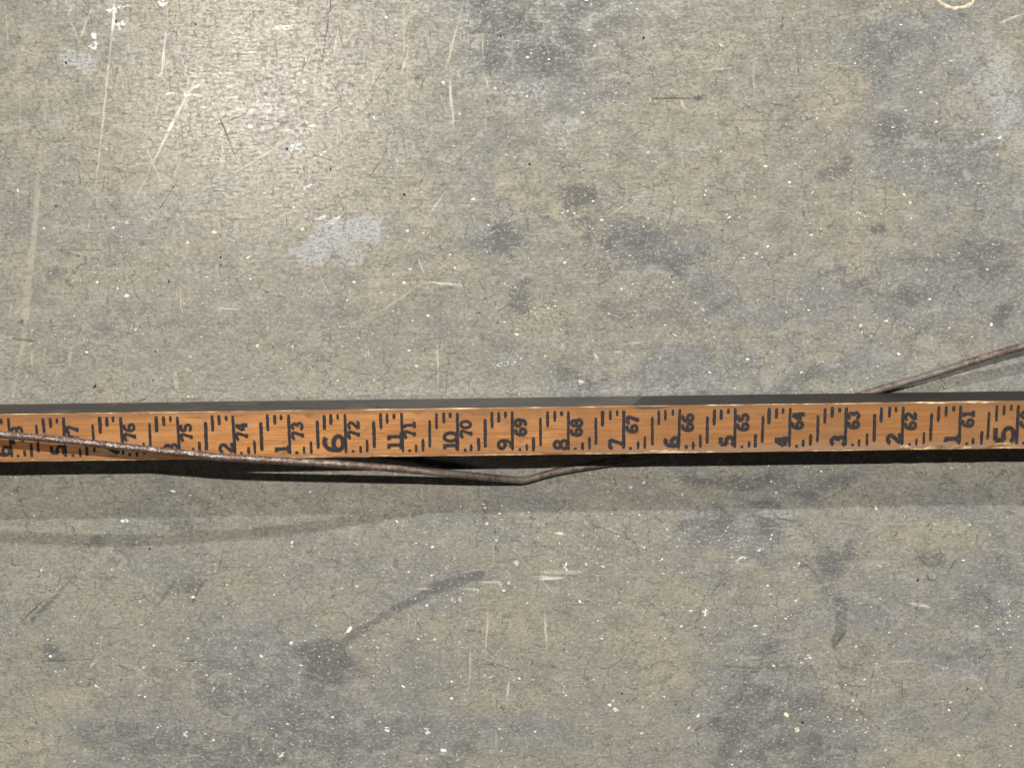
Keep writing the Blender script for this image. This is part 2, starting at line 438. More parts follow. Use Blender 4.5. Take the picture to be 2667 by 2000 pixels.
TAN = [(1100, 440, 60, 45, .9), (1170, 475, 75, 45, .9), (1215, 505, 40, 40, .6), (1780, 230, 50, 45, .8), (1815, 190, 55, 30, .7), (1378, 355, 24, 18, .9),
       (1835, 540, 34, 46, .9), (1850, 600, 40, 20, .5), (40, 150, 50, 40, .8), (30, 210, 50, 40, .6), (330, 30, 90, 50, .3), (500, 70, 160, 90, .45), (330, 260, 420, 260, .30), (150, 560, 220, 200, .22), (700, 1300, 500, 160, .18),
       (860, 610, 120, 40, .6), (780, 640, 90, 40, .5), (960, 560, 60, 30, .5), (905, 430, 60, 30, .6), (410, 415, 50, 40, .5), (600, 420, 90, 40, .4),
       (1395, 1400, 70, 90, .65), (1450, 1350, 90, 40, .4), (60, 1610, 130, 60, .75), (150, 1500, 90, 50, .5), (1990, 1640, 110, 36, .7),
       (1480, 1240, 80, 40, .4), (1080, 1350, 150, 60, .45), (1120, 1500, 120, 60, .35), (1960, 1160, 70, 50, .4), (580, 1120, 200, 30, .35),
       (860, 1090, 300, 24, .3), (220, 1260, 130, 60, .35), (500, 1270, 60, 30, .5), (1400, 250, 140, 60, .4), (1540, 330, 160, 70, .4),
       (1560, 120, 110, 80, .4), (2180, 330, 40, 60, .6), (2190, 110, 40, 60, .7), (1350, 800, 50, 20, .4), (1200, 700, 70, 40, .3), (1790, 1330, 60, 40, .3)]
for b_ in TAN: blot(1, *b_)
GREY = [(1180, 90, 170, 110, .9), (1300, 200, 150, 80, .5), (1150, 230, 100, 80, .5), (1300, 520, 130, 70, .8), (1480, 600, 160, 90, .7), (1500, 830, 220, 60, .7),
        (2000, 120, 160, 120, .85), (2050, 350, 150, 120, .8), (2120, 600, 130, 120, .95), (1900, 700, 200, 100, .7), (1650, 780, 180, 60, .7), (1080, 510, 70, 60, .8),
        (640, 1450, 200, 110, .9), (650, 1590, 420, 90, 1.0), (850, 1250, 150, 80, .5), (1600, 1150, 200, 80, .8), (1650, 1500, 150, 150, .9), (1750, 1600, 250, 80, .9),
        (2130, 1350, 120, 200, .8), (1850, 1300, 120, 100, .6), (330, 1200, 200, 60, .4), (1250, 820, 80, 40, .7), (1050, 1130, 150, 30, .6), (1400, 1040, 500, 60, .6),
        (2100, 850, 150, 120, .7), (60, 1330, 80, 90, .4), (1700, 420, 160, 90, .3), (2100, 1080, 160, 60, .6), (1000, 1580, 160, 80, .5), (350, 480, 90, 50, .35)]
for b_ in GREY: blot(3, *b_)

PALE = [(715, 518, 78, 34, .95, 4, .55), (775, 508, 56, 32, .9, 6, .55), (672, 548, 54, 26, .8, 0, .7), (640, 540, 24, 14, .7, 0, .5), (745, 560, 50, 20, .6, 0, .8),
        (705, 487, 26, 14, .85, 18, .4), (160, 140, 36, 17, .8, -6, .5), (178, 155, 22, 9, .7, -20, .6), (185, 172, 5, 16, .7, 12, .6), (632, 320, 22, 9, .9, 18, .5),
        (150, 15, 14, 18, .6, 0, .8), (215, 185, 10, 20, .4, 0, .8), (2140, 130, 60, 70, .50, 40, 1.3), (2185, 200, 60, 90, .66, 20, 1.1), (2110, 210, 70, 80, .40, 0, 1.4), (2205, 300, 40, 60, .5, 0, 1.2),  # the wide soft blots at far right paint a cool reflected sheen
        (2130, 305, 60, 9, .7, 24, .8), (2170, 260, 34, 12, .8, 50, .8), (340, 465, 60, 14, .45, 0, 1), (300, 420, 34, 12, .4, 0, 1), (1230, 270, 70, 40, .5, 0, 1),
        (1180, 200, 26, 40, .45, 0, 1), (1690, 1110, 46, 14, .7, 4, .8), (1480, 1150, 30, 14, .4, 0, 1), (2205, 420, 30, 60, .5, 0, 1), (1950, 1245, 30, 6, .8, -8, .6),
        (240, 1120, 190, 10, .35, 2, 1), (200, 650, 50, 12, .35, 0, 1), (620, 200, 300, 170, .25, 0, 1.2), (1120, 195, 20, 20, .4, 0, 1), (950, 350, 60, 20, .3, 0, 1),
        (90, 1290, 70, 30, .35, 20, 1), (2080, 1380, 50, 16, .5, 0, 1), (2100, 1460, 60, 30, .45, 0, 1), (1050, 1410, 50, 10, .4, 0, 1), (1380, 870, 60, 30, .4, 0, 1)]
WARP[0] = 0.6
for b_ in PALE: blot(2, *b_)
band(2, [(1455, 365), (1500, 325), (1575, 287)], 10, .42, 1.3)
band(2, [(1340, 460), (1395, 415)], 5, .6)
attr = fm.attributes.new('stain_sheen', 'FLOAT_COLOR', 'POINT')
attr.data.foreach_set('color', stain_sheen.ravel())

# ------------------------------------------------------------------ scratches: thin raised or scraped ribbons on the floor
sv, sf, sc = [], [], []


def ribbon(pts, w, col, a, z, taper=True, wob=0.10):
    """pts in photo pixels, w in millimetres"""
    P3 = []
    for (x0, y0), (x1, y1) in zip(pts[:-1], pts[1:]):
        L = math.hypot(x1 - x0, y1 - y0)
        k = max(2, int(L / 14))
        for i in range(k): P3.append((x0 + (x1 - x0) * i / k, y0 + (y1 - y0) * i / k))
    P3.append(pts[-1])
    Q = [P(*p) for p in P3]
    n = len(Q)
    base = len(sv)
    for i, q in enumerate(Q):
        d = Q[min(i + 1, n - 1)] - Q[max(i - 1, 0)]
        d.z = 0
        d.normalize()
        nrm = Vector((-d.y, d.x, 0))
        t = i / (n - 1)
        tp = (math.sin(math.pi * min(max(t, 0.02), 0.98)) ** 0.5 if taper else 1.0)
        ww = w * 0.001 * (0.35 + 0.65 * tp) * random.uniform(0.6, 1.25)
        off = nrm * random.gauss(0, wob) * 0.001
        sv.append((q.x + off.x + nrm.x * ww / 2, q.y + off.y + nrm.y * ww / 2, z))
        sv.append((q.x + off.x - nrm.x * ww / 2, q.y + off.y - nrm.y * ww / 2, z))
        al = a * (0.25 + 0.75 * tp) * random.uniform(0.45, 1.0)
        sc.append((*col, al)); sc.append((*col, al))
        if i: sf.append((base + 2 * i - 2, base + 2 * i - 1, base + 2 * i + 1, base + 2 * i))


def r1(p): return (p[0] * .4069, p[1] * .4069)
def off(dx, dy): return lambda p: (dx + p[0] * .4069, dy + p[1] * .4069)


r2, r3, r4, r5, r6, r7, r8 = off(900, 0), off(1767, 0), off(0, 500), off(900, 500), off(0, 1325), off(900, 1325), off(1767, 1325)
WHT, CRM, TANC, DRK = (.88, .86, .82), (.70, .64, .52), (.50, .44, .33), (.115, .105, .085)
SCR = [(r1, [(735, 0), (715, 220), (660, 760), (610, 1215)], .8, CRM, .75), (r1, [(735, 0), (718, 240)], 1.1, WHT, .8),
       (r1, [(605, 0), (560, 130), (500, 285)], .8, CRM, .8), (r1, [(1075, 0), (1060, 190)], .5, CRM, .6), (r1, [(1062, 190), (1035, 470), (1000, 505)], 1.0, WHT, .8),
       (r1, [(1105, 380), (1035, 440)], .6, WHT, .6), (r1, [(1205, 595), (1150, 700), (1040, 920), (985, 1030)], 1.2, WHT, .8),
       (r1, [(985, 1030), (935, 1150), (880, 1250), (855, 1320)], .9, CRM, .5), (r1, [(930, 930), (985, 1060), (1035, 1160)], .9, WHT, .5),
       (r1, [(1195, 605), (1310, 618)], 1.0, WHT, .85), (r1, [(1310, 618), (1480, 605)], .4, CRM, .5), (r1, [(1105, 690), (1190, 690)], .9, WHT, .7),
       (r1, [(1185, 640), (1195, 710)], 1.2, WHT, .7), (r1, [(1200, 590), (1260, 545)], 1.6, WHT, .75), (r1, [(980, 1040), (800, 1070)], .5, WHT, .4),
       (r1, [(1880, 880), (1740, 960), (1600, 1050), (1420, 1150)], .8, CRM, .85), (r1, [(1965, 655), (1840, 710), (1690, 780)], .7, CRM, .7),
       (r1, [(1600, 715), (1430, 790)], .5, DRK, .6), (r1, [(1370, 640), (1420, 790), (1520, 1040)], .8, DRK, .5), (r1, [(1425, 820), (1422, 1000), (1465, 1080)], 1.0, WHT, .7),
       (r1, [(2120, 0), (2085, 250), (2050, 460)], .5, DRK, .6), (r1, [(2170, 160), (2130, 380)], .8, CRM, .8), (r1, [(2185, 640), (2140, 1040)], .5, CRM, .7),
       (r1, [(765, 420), (795, 610)], .7, CRM, .5), (r1, [(265, 960), (245, 1200), (205, 1659)], 2.4, CRM, .28), (r1, [(120, 500), (135, 900)], .8, CRM, .35),
       (r1, [(300, 500), (290, 800)], 1.6, CRM, .3), (r1, [(30, 0), (55, 340)], .5, CRM, .4), (r1, [(1140, 0), (1155, 90)], .5, DRK, .5),
       (r1, [(450, 140), (490, 210)], .8, WHT, .5), (r1, [(460, 30), (435, 110)], 1.0, WHT, .5), (r1, [(310, 150), (460, 148)], .5, CRM, .5),
       (r1, [(1950, 1320), (1700, 1430)], .6, CRM, .55), (r1, [(1350, 1360), (1460, 1530)], .7, CRM, .5), (r1, [(1690, 1430), (1640, 1640)], .6, CRM, .4),
       (r1, [(400, 1130), (385, 1230)], .7, CRM, .5), (r1, [(630, 980), (615, 1200)], .5, CRM, .5), (r1, [(575, 1380), (560, 1580)], .6, CRM, .45),
       (r1, [(1950, 250), (1945, 480)], .9, CRM, .4), (r1, [(1645, 140), (1640, 240)], 1.2, WHT, .6), (r1, [(1190, 380), (1185, 520)], .7, CRM, .5),
       (r1, [(1460, 480), (1500, 455)], .8, WHT, .5), (r1, [(2060, 700), (2100, 760)], .5, DRK, .5), (r1, [(2090, 750), (2200, 640)], .4, DRK, .5),
       (r1, [(1790, 640), (1780, 720)], .5, DRK, .5), (r1, [(1570, 620), (1960, 600)], .4, DRK, .35), (r1, [(1300, 180), (1420, 150)], .5, DRK, .4),
       (r2, [(378, 0), (374, 320), (360, 480)], .9, CRM, .6), (r2, [(400, 20), (398, 700)], .4, CRM, .5), (r2, [(412, 280), (380, 400), (355, 485)], .9, WHT, .5),
       (r2, [(755, 20), (718, 160)], .8, CRM, .45), (r2, [(718, 150), (680, 300), (640, 460)], 1.1, CRM, .8), (r2, [(668, 490), (672, 600), (690, 760), (688, 830)], 1.4, WHT, .5),
       (r2, [(878, 450), (905, 530), (912, 575)], .8, CRM, .6), (r2, [(878, 230), (880, 380)], .7, CRM, .5), (r2, [(335, 900), (325, 1130)], .7, CRM, .6),
       (r2, [(250, 420), (155, 600)], .5, DRK, .5), (r2, [(530, 450), (480, 570)], .4, DRK, .4), (r2, [(270, 950), (100, 1230)], .5, DRK, .4), (r2, [(40, 0), (38, 120)], .6, CRM, .4),
       (r2, [(640, 1225), (540, 1370)], 1.0, WHT, .4), (r2, [(400, 450), (560, 452)], .4, DRK, .4), (r2, [(890, 650), (905, 860)], .7, CRM, .4), (r2, [(1670, 1390), (1840, 1280)], .6, CRM, .5),
       (r2, [(2150, 640), (2165, 700)], 1.4, CRM, .7), (r2, [(1900, 640), (2150, 630)], .5, DRK, .5), (r2, [(210, 1260), (220, 1360)], .6, CRM, .5),
       (r3, [(-160, 630), (180, 630)], .8, DRK, .4), (r3, [(95, 632), (160, 630)], 2.2, (.06, .07, .12), .5), (r3, [(150, 455), (380, 430)], .6, CRM, .5), (r3, [(480, 380), (485, 620)], .9, CRM, .4),
       (r3, [(770, 400), (765, 460), (800, 490)], .6, DRK, .5), (r3, [(790, 775), (880, 750)], .8, DRK, .6), (r3, [(1360, 500), (1460, 470)], .5, CRM, .5), (r3, [(2050, 150), (2200, 90)], .9, WHT, .5),
       (r3, [(150, 770), (760, 770), (880, 690)], .4, DRK, .4), (r3, [(580, 660), (700, 680), (760, 720)], .5, DRK, .5),
       (r4, [(245, 0), (215, 290), (180, 620), (150, 950), (70, 1350)], 2.6, CRM, .30), (r4, [(120, 0), (118, 100)], .5, CRM, .3), (r4, [(75, 690), (60, 780)], .8, CRM, .5),
       (r4, [(450, 990), (445, 1120)], 1.2, CRM, .6), (r4, [(490, 980), (540, 850)], .6, CRM, .5), (r4, [(1122, 1140), (1128, 1270)], 1.6, CRM, .6), (r4, [(1175, 1125), (1255, 1165)], .8, CRM, .5),
       (r4, [(1155, 580), (1160, 760)], .7, CRM, .6), (r4, [(1135, 600), (1130, 700)], .7, CRM, .4), (r4, [(280, 500), (275, 560)], 1.2, CRM, .5), (r4, [(1130, 465), (1170, 440)], .7, CRM, .5),
       (r4, [(960, 910), (985, 890)], .8, CRM, .5), (r4, [(1380, 740), (1540, 755)], .6, WHT, .5), (r4, [(820, 180), (800, 210)], 1.4, WHT, .5), (r4, [(410, 600), (400, 690)], .6, CRM, .4),
       (r4, [(205, 990), (205, 1150)], .6, CRM, .4), (r4, [(340, 370), (660, 372)], .8, (.20, .22, .2), .5), (r4, [(80, 935), (240, 960)], 1.2, DRK, .5), (r4, [(130, 830), (155, 826)], 1.8, DRK, .8),
       (r5, [(462, 415), (480, 470), (498, 525)], .8, WHT, .5), (r5, [(530, 573), (640, 590), (745, 600)], .9, WHT, .6), (r5, [(490, 575), (370, 670), (180, 790)], .7, CRM, .5), (r5, [(700, 430), (560, 520)], .5, CRM, .4),
       (r5, [(1590, 1030), (1620, 1080)], .9, WHT, .6), (r5, [(1740, 980), (1935, 955)], .5, CRM, .6), (r5, [(1715, 1028), (1775, 1020)], .6, WHT, .6), (r5, [(2075, 900), (2130, 930)], 1.6, DRK, .7), (r5, [(2090, 905), (2125, 925)], .9, WHT, .7),
       (r5, [(935, 960), (945, 990)], .8, DRK, .5), (r5, [(150, 1000), (145, 1060)], .8, WHT, .5), (r5, [(130, 1020), (125, 1060)], .7, WHT, .5), (r5, [(580, 950), (590, 1060), (592, 1250)], .8, CRM, .5),
       (r5, [(350, 400), (420, 300)], .5, CRM, .5), (r5, [(960, 770), (1060, 720)], .6, DRK, .5), (r5, [(2035, 100), (2030, 180)], .8, DRK, .4), (r5, [(900, 280), (980, 240)], .7, WHT, .4),
       (r6, [(0, 540), (60, 540)], .8, CRM, .5), (r6, [(130, 725), (220, 640), (290, 575)], .9, DRK, .7), (r6, [(310, 540), (380, 540)], .5, CRM, .4), (r6, [(215, 965), (330, 970), (600, 962)], .7, DRK, .5),
       (r6, [(350, 0), (345, 200)], .6, CRM, .3), (r6, [(655, 780), (640, 900)], .6, CRM, .4), (r6, [(530, 1180), (525, 1280)], .7, CRM, .5), (r6, [(620, 960), (565, 1030)], .8, WHT, .4), (r6, [(1300, 460), (1220, 620)], 1.4, DRK, .45),
       (r6, [(1150, 970), (1420, 975)], .7, DRK, .5), (r6, [(385, 420), (380, 480), (330, 540)], .6, DRK, .5), (r6, [(1000, 480), (990, 600)], .5, DRK, .5), (r6, [(740, 995), (820, 1020)], .6, DRK, .5), (r6, [(1420, 290), (1400, 400)], .6, DRK, .5),
       (r7, [(375, 75), (355, 150)], .7, WHT, .6), (r7, [(910, 645), (905, 780), (895, 940)], .8, CRM, .6), (r7, [(1272, 660), (1280, 780), (1290, 900)], .9, CRM, .65), (r7, [(800, 850), (798, 1030), (785, 1180)], .8, CRM, .55),
       (r7, [(1048, 1090), (1030, 1220)], .8, WHT, .5), (r7, [(840, 1160), (940, 1178), (945, 1230)], .8, CRM, .5), (r7, [(1210, 430), (1290, 440), (1410, 440)], 1.3, WHT, .5), (r7, [(1210, 450), (1400, 445)], .8, WHT, .6),
       (r7, [(1240, 400), (1530, 408)], 1.8, CRM, .35), (r7, [(870, 470), (985, 468), (1000, 515)], 1.0, WHT, .55), (r7, [(730, 510), (850, 515), (845, 550)], .9, WHT, .5), (r7, [(430, 510), (560, 512)], 1.2, CRM, .45),
       (r7, [(1270, 470), (1320, 530)], .8, WHT, .4), (r7, [(1100, 290), (1190, 400)], .9, CRM, .4), (r7, [(680, 560), (690, 600)], .9, WHT, .5), (r7, [(725, 560), (740, 600)], .9, WHT, .5), (r7, [(255, 530), (345, 525)], .8, CRM, .5),
       (r7, [(945, 200), (945, 380)], .5, CRM, .35), (r7, [(1150, 1440), (1170, 1560)], .6, CRM, .4), (r7, [(960, 1400), (965, 1560)], .7, CRM, .35), (r7, [(880, 990), (1010, 1000)], .8, DRK, .5), (r7, [(1550, 90), (1840, 200), (1900, 300)], .6, DRK, .5),
       (r7, [(1195, 960), (1195, 1000)], .8, DRK, .7), (r7, [(450, 680), (440, 800)], .7, CRM, .4), (r7, [(405, 670), (400, 780)], .6, CRM, .4),
       (r8, [(610, 20), (640, 60), (770, 80)], .6, DRK, .6), (r8, [(1530, 300), (1600, 370)], .7, DRK, .6), (r8, [(1780, 310), (1720, 410)], .9, DRK, .5), (r8, [(1590, 410), (1600, 450), (1660, 455)], 1.2, DRK, .6), (r8, [(1470, 600), (1620, 630)], 1.4, WHT, .5),
       (r8, [(1530, 570), (1535, 630)], .7, DRK, .5), (r8, [(1250, 1020), (1235, 1090)], .8, DRK, .5), (r8, [(250, 1000), (530, 1020)], .8, DRK, .4), (r8, [(1430, 1110), (1430, 1210)], .7, DRK, .5), (r8, [(1340, 980), (1520, 970)], .9, CRM, .5),
       (r8, [(800, 340), (880, 410)], .6, DRK, .5), (r8, [(1040, 1120), (1230, 1140)], .7, DRK, .4), (r8, [(990, 890), (1090, 760)], 1.2, DRK, .5), (r8, [(200, 560), (270, 470)], .8, DRK, .5), (r8, [(860, 450), (920, 480)], .6, DRK, .5)]
zz = 0.00003
for f_, pts, w_, c_, a_ in SCR:
    ribbon([f_(p) for p in pts], w_ * 1.2, c_, min(a_ * 1.2, 1), zz)
    zz += 0.0000006
# comb-like teeth along the white scuff
for i in range(14):
    x = 1245 + i * 20
    ribbon([r7((x, 418)), r7((x + 14, 392))], .55, WHT, .55, zz); zz += 0.0000006
# many faint hair scratches: crossing rubs under the lamp glow, upright and level ones elsewhere
for i in range(3300):
    if i < 1700:
        cx, cy = random.gauss(600, 320), random.gauss(180, 230)
        ang = random.choice((90, 90, 84, 0, 3, 45, 120, 60)) + random.gauss(0, 9)
        L = random.uniform(8, 60) if i % 4 else random.uniform(40, 130)
        col, a = (DRK, random.uniform(.18, .50)) if random.random() < .66 else (CRM, random.uniform(.2, .5))
    else:
        cx, cy = random.uniform(-60, W + 60), random.uniform(-60, H + 60)
        ang = random.choice((0, 0, 0, 90)) + random.gauss(0, 8)
        L = random.uniform(14, 80)
        col, a = (DRK, random.uniform(.15, .4)) if random.random() < .6 else (CRM, random.uniform(.15, .4))
    dx, dy = math.cos(math.radians(ang)) * L / 2, math.sin(math.radians(ang)) * L / 2
    ribbon([(cx - dx, cy - dy), (cx + dx, cy + dy)], random.uniform(.25, .6), col, a, zz)
    zz += 0.0000001
scr = mesh_obj('scratches', sv, sf, M_MARK, floor)
at_ = scr.data.attributes.new('tint', 'FLOAT_COLOR', 'POINT')
at_.data.foreach_set('color', np.array(sc, np.float32).ravel())
tag(scr, kind='stuff')

# ------------------------------------------------------------------ embedded grit and paint fleck
gv, gf, gc = [], [], []


def chip(px, py, rx, ry, ang, col, a, z, n=7, jag=0.28):
    """flat faceted chip; radii in millimetres"""
    c = P(px, py)
    b = len(gv)
    ca, sa = math.cos(ang), math.sin(ang)
    for i in range(n):
        t = 2 * math.pi * i / n
        k = random.uniform(1 - jag, 1 + jag)
        u, v = math.cos(t) * rx * k * .001, math.sin(t) * ry * k * .001
        gv.append((c.x + u * ca - v * sa, c.y + u * sa + v * ca, z))
        gc.append((*col, a))
    gf.append(tuple(range(b, b + n)))


def density(px, py):
    d = 0.42
    for cx, cy, sx, sy, s in ((1560, 700, 330, 300, .7), (2200, 500, 420, 500, .5), (1650, 1250, 420, 150, .9), (1950, 1700, 500, 250, .9),
                              (900, 1800, 420, 220, 1.0), (500, 1700, 350, 200, .6), (1300, 1500, 300, 200, .6), (800, 850, 500, 160, .35)):
        d += s * math.exp(-((px - cx) / sx) ** 2 - ((py - cy) / sy) ** 2)
    if py < 560 and px < 1000: d *= 0.45
    return min(d / 1.5, 1)


z0 = 0.00018
PALES = [(.92, .90, .84), (.90, .86, .74), (.86, .79, .54), (.92, .91, .88), (.82, .78, .68), (.66, .61, .52), (.58, .54, .46)]
n_big = 0
while n_big < 2100:
    px, py = random.uniform(-150, W + 150), random.uniform(-150, H + 150)
    if random.random() > density(px, py): continue
    r = min(0.13 + random.expovariate(1 / 0.18), 0.75)
    chip(px, py, r * random.uniform(.9, 1.5), r * random.uniform(.6, .95), random.gauss(0, .5), random.choice(PALES), random.uniform(.55, 1.0), z0)
    z0 += 2e-8; n_big += 1
n_s = 0
while n_s < 4200:
    px, py = random.uniform(-150, W + 150), random.uniform(-150, H + 150)
    if random.random() > density(px, py): continue
    r = random.uniform(.10, .26)
    chip(px, py, r * random.uniform(1, 2.2), r, random.gauss(0, .4), random.choice(PALES), random.uniform(.45, .95), z0, 5)
    z0 += 1e-8; n_s += 1
for _ in range(260):      # clusters
    cx, cy, s = random.choice(((1395, 810, 26), (1310, 950, 22), (1700, 1400, 60), (1540, 1420, 40), (1900, 1410, 30), (1640, 60, 50), (2240, 1890, 40), (1010, 1960, 60), (1580, 240, 40), (740, 1880, 90), (2620, 1600, 40)))
    r = random.uniform(.12, .38)
    chip(random.gauss(cx, s), random.gauss(cy, s * .7), r * 1.3, r, random.gauss(0, .5), random.choice(PALES), random.uniform(.5, 1), z0)
    z0 += 2e-8
for px, py in ((1304, 95), (1053, 507), (1676, 99), (303, 56), (172, 164), (861, 443), (861, 440), (1379, 427), (748, 388), (1296, 840), (1247, 815), (390, 1428), (385, 1773), (1290, 1385), (2520, 1792), (95, 1880),
               (2090, 1880), (1760, 1832), (1620, 1805), (1750, 720), (205, 667), (146, 537), (575, 689), (440, 733), (2390, 1510), (405, 915), (398, 990), (1880, 600), (575, 670), (510, 64)):
    r = random.uniform(.35, .7)
    chip(px, py, r, r * .85, random.uniform(0, 3), (.022, .015, .022), .97, z0, 8, .12); z0 += 2e-8
for px, py, rx, ry, a_, c_ in ((247, 1006, 1.2, .55, .9, (.06, .022, .018)), (262, 1016, 1.4, .9, .4, (.24, .17, .15)), (695, 760, 1.3, .5, 0, (.20, .14, .10)), (328, 596, .9, 1.0, 0, (.30, .24, .20)), (1345, 1466, 1.5, 1.2, .8, (.60, .52, .54)),
                             (1818, 1895, 2.2, .9, .6, (.20, .13, .08)), (1325, 1517, 1.0, .9, 0, (.60, .56, .46)), (2585, 1710, 2.4, 1.4, .6, (.26, .21, .20)), (2540, 1720, 2.0, 1.2, -.6, (.24, .20, .19)),
                             (732, 71, 5.2, 1.6, 0, WHT), (317, 66, 2.6, 2.2, .4, WHT), (293, 29, 2.4, 1.8, 0, WHT), (427, 7, 2.6, 1.8, 0, WHT), (443, 244, 2.6, .8, .1, WHT), (795, 213, 1.6, 1.2, 0, WHT), (653, 290, .9, .9, 0, WHT), (652, 330, 1.1, 1.1, 0, WHT),
                             (523, 352, 1.6, 1.2, -.7, (.66, .66, .70)), (801, 487, 2.6, .9, .5, WHT), (840, 565, 4.2, 1.4, .25, (.72, .72, .76)), (868, 575, 4.5, .9, .45, WHT), (773, 386, 4.4, 1.7, .3, (.66, .66, .70)), (768, 380, 3.0, 1.2, .5, WHT), (840, 399, 2.4, 1.2, .4, WHT),
                             (515, 222, 2.0, 1.2, .4, WHT), (486, 245, 1.6, 2.4, .2, WHT), (245, 95, 1.2, 1.4, 0, WHT), (244, 120, 2.2, 1.4, .6, WHT), (325, 18, 3.4, .6, .1, WHT), (700, 290, .9, .7, 0, WHT), (812, 329, 1.5, .7, .2, WHT),
                             (1472, 152 + 1325, 1.2, 2.6, .1, WHT), (1457, 65 + 1325, 2.6, 1.0, -.1, WHT), (910, 1638, 2.2, .8, 1.0, WHT), (1930, 1455, 2.6, 1.2, .7, WHT), (325, 1357, 2.2, 1.2, .3, WHT), (757, 1673, 1.6, 1.2, 0, WHT), (482, 1910, 1.4, 1.6, 0, WHT), (732, 1965, 2.0, 1.4, .2, WHT),
                             (1010, 1898, 1.6, 1.4, 0, WHT), (1115, 1906, 1.9, 1.2, -.5, PALES[1]), (1155, 1952, 1.9, .7, 0, WHT), (2075, 1900, 1.3, 2.0, .3, PALES[2]), (2047, 1860, 1.4, 1.0, -.5, PALES[2]), (1603, 1845, 1.6, 1.5, 0, WHT), (2103, 1710, 1.7, 1.2, .2, WHT), (1836, 1593, 1.3, 2.2, .2, WHT)):
    if rx * ry < 1.9:
        chip(px, py, rx, ry, a_, c_, .92, z0, 9, .35); z0 += 3e-8
        continue
    for _ in range(9):      # a scraped fleck: slivers that overlap
        q = random.uniform(-.75, .75) * rx; w_ = random.uniform(-.7, .7) * ry
        chip(px + (q * math.cos(a_) - w_ * math.sin(a_)) * 5.5, py - (q * math.sin(a_) + w_ * math.cos(a_)) * 5.5, rx * random.uniform(.18, .45), max(.22, ry * random.uniform(.15, .4)), a_ + random.gauss(0, .4), c_, random.uniform(.6, .95), z0, 8, .45); z0 += 3e-8
grit = mesh_obj('grit', gv, gf, M_FLECK, floor)
at_ = grit.data.attributes.new('tint', 'FLOAT_COLOR', 'POINT')
at_.data.foreach_set('color', np.array(gc, np.float32).ravel())
tag(grit, kind='stuff')

# pit with a pinkish pebble
pc = P(1513, 997)
pv, pf = [], []
for k, (r, z) in enumerate(((1.7, .00025), (1.5, .0005), (1.0, .0008), (.5, .0009))):
    for i in range(12):
        t = 2 * math.pi * i / 12
        j = r * .001 * (1 + .16 * math.sin(3 * t + 1) + random.uniform(-.06, .06))
        pv.append((pc.x + math.cos(t) * j * 1.0, pc.y + math.sin(t) * j * .9, z))
for k in range(3):
    for i in range(12):
        pf.append((k * 12 + i, k * 12 + (i + 1) % 12, (k + 1) * 12 + (i + 1) % 12, (k + 1) * 12 + i))
pf.append(tuple(36 + i for i in range(12)))
Np = NT('pink_quartz')
bb = Np.n('ShaderNodeBsdfPrincipled', {'Base Color': Np.mix(Np.ss(Np.noise(Np.mapping(Np.obj(), (1000, 1000, 1000)), .9), .4, .6), (.30, .26, .25), (.52, .46, .45)), 'Roughness': .4})
mesh_obj('pebble', pv, pf, Np.done(bb.outputs[0]), floor, True)

# cream ring of dried paint, cut by the top of the picture
rv, rf = [], []
rc = P(2491, -42)
NR = 40
for i in range(NR):
    t = 2 * math.pi * i / NR
    rr = 0.0112 * (1 + .05 * math.sin(3 * t) + random.uniform(-.03, .03))
    wv_ = 0.0009 * random.uniform(.7, 1.3)
    for r, z in ((rr - wv_, .0001), (rr - wv_ * .3, .0005), (rr + wv_ * .5, .0004), (rr + wv_, .0001)):
        rv.append((rc.x + math.cos(t) * r * 1.12, rc.y + math.sin(t) * r * .92, z))
for i in range(NR):
    j = (i + 1) % NR
    for k in range(3): rf.append((i * 4 + k, i * 4 + k + 1, j * 4 + k + 1, j * 4 + k))
Np = NT('dried_cream_paint')
bb = Np.n('ShaderNodeBsdfPrincipled', {'Base Color': Np.mix(Np.ss(Np.noise(Np.mapping(Np.obj(), (1000, 1000, 1000)), .5), .4, .6), (.42, .36, .25), (.62, .55, .41)), 'Roughness': .5})
mesh_obj('paint_ring', rv, rf, Np.done(bb.outputs[0]), floor, True)

# ------------------------------------------------------------------ measuring stick
T = 0.0222                # thickness
INCH = 0.0254
ZTL, ZTR = 0.0274, 0.0268   # height of the printed face at the left and right picture edge (the wire lifts the stick)
zl = P(0, 1141, ZTL); zr = P(2667, 1106, ZTR)
d3 = (zr - zl); LENX = d3.length; d3.normalize()
p72 = zl + d3 * ((P(900, 1129, (ZTL * 2 + ZTR) / 3) - zl).dot(d3))
wid = (P(1333, 1063, .0265) - P(1333, 1187, .0265)).length
HV = wid / 2
yv = Vector((0, 0, 1)).cross(d3).normalized()
zv = d3.cross(yv).normalized()
rotm = Matrix((d3, yv, zv)).transposed().to_4x4()
stick = bpy.data.objects.new('measuring_stick', None)
COL.objects.link(stick)
stick.matrix_world = Matrix.Translation(p72 - zv * T) @ rotm
stick.empty_display_size = .02
tag(stick, 'orange brown wooden measuring stick with black stamped inch numbers and grey side', 'measuring stick')

N0, N1 = 86, 52           # inches at the two ends
U0, U1 = (72 - N0) * INCH - .011, (72 - N1) * INCH + .009
nseg = 620
bv, bf, bm_ = [], [], []


def smooth_noise(n, k):
    a = rng.normal(size=n + k)
    return np.convolve(a, np.ones(k) / k, 'valid')[:n] * math.sqrt(k)


cN = np.clip(0.42 + 0.16 * smooth_noise(nseg + 1, 9), .18, .95) * .001      # upper (far) worn edge
cS = np.clip(0.38 + 0.20 * smooth_noise(nseg + 1, 7), .15, 1.0) * .001      # lower (near) worn edge
us = np.linspace(U0, U1, nseg + 1)


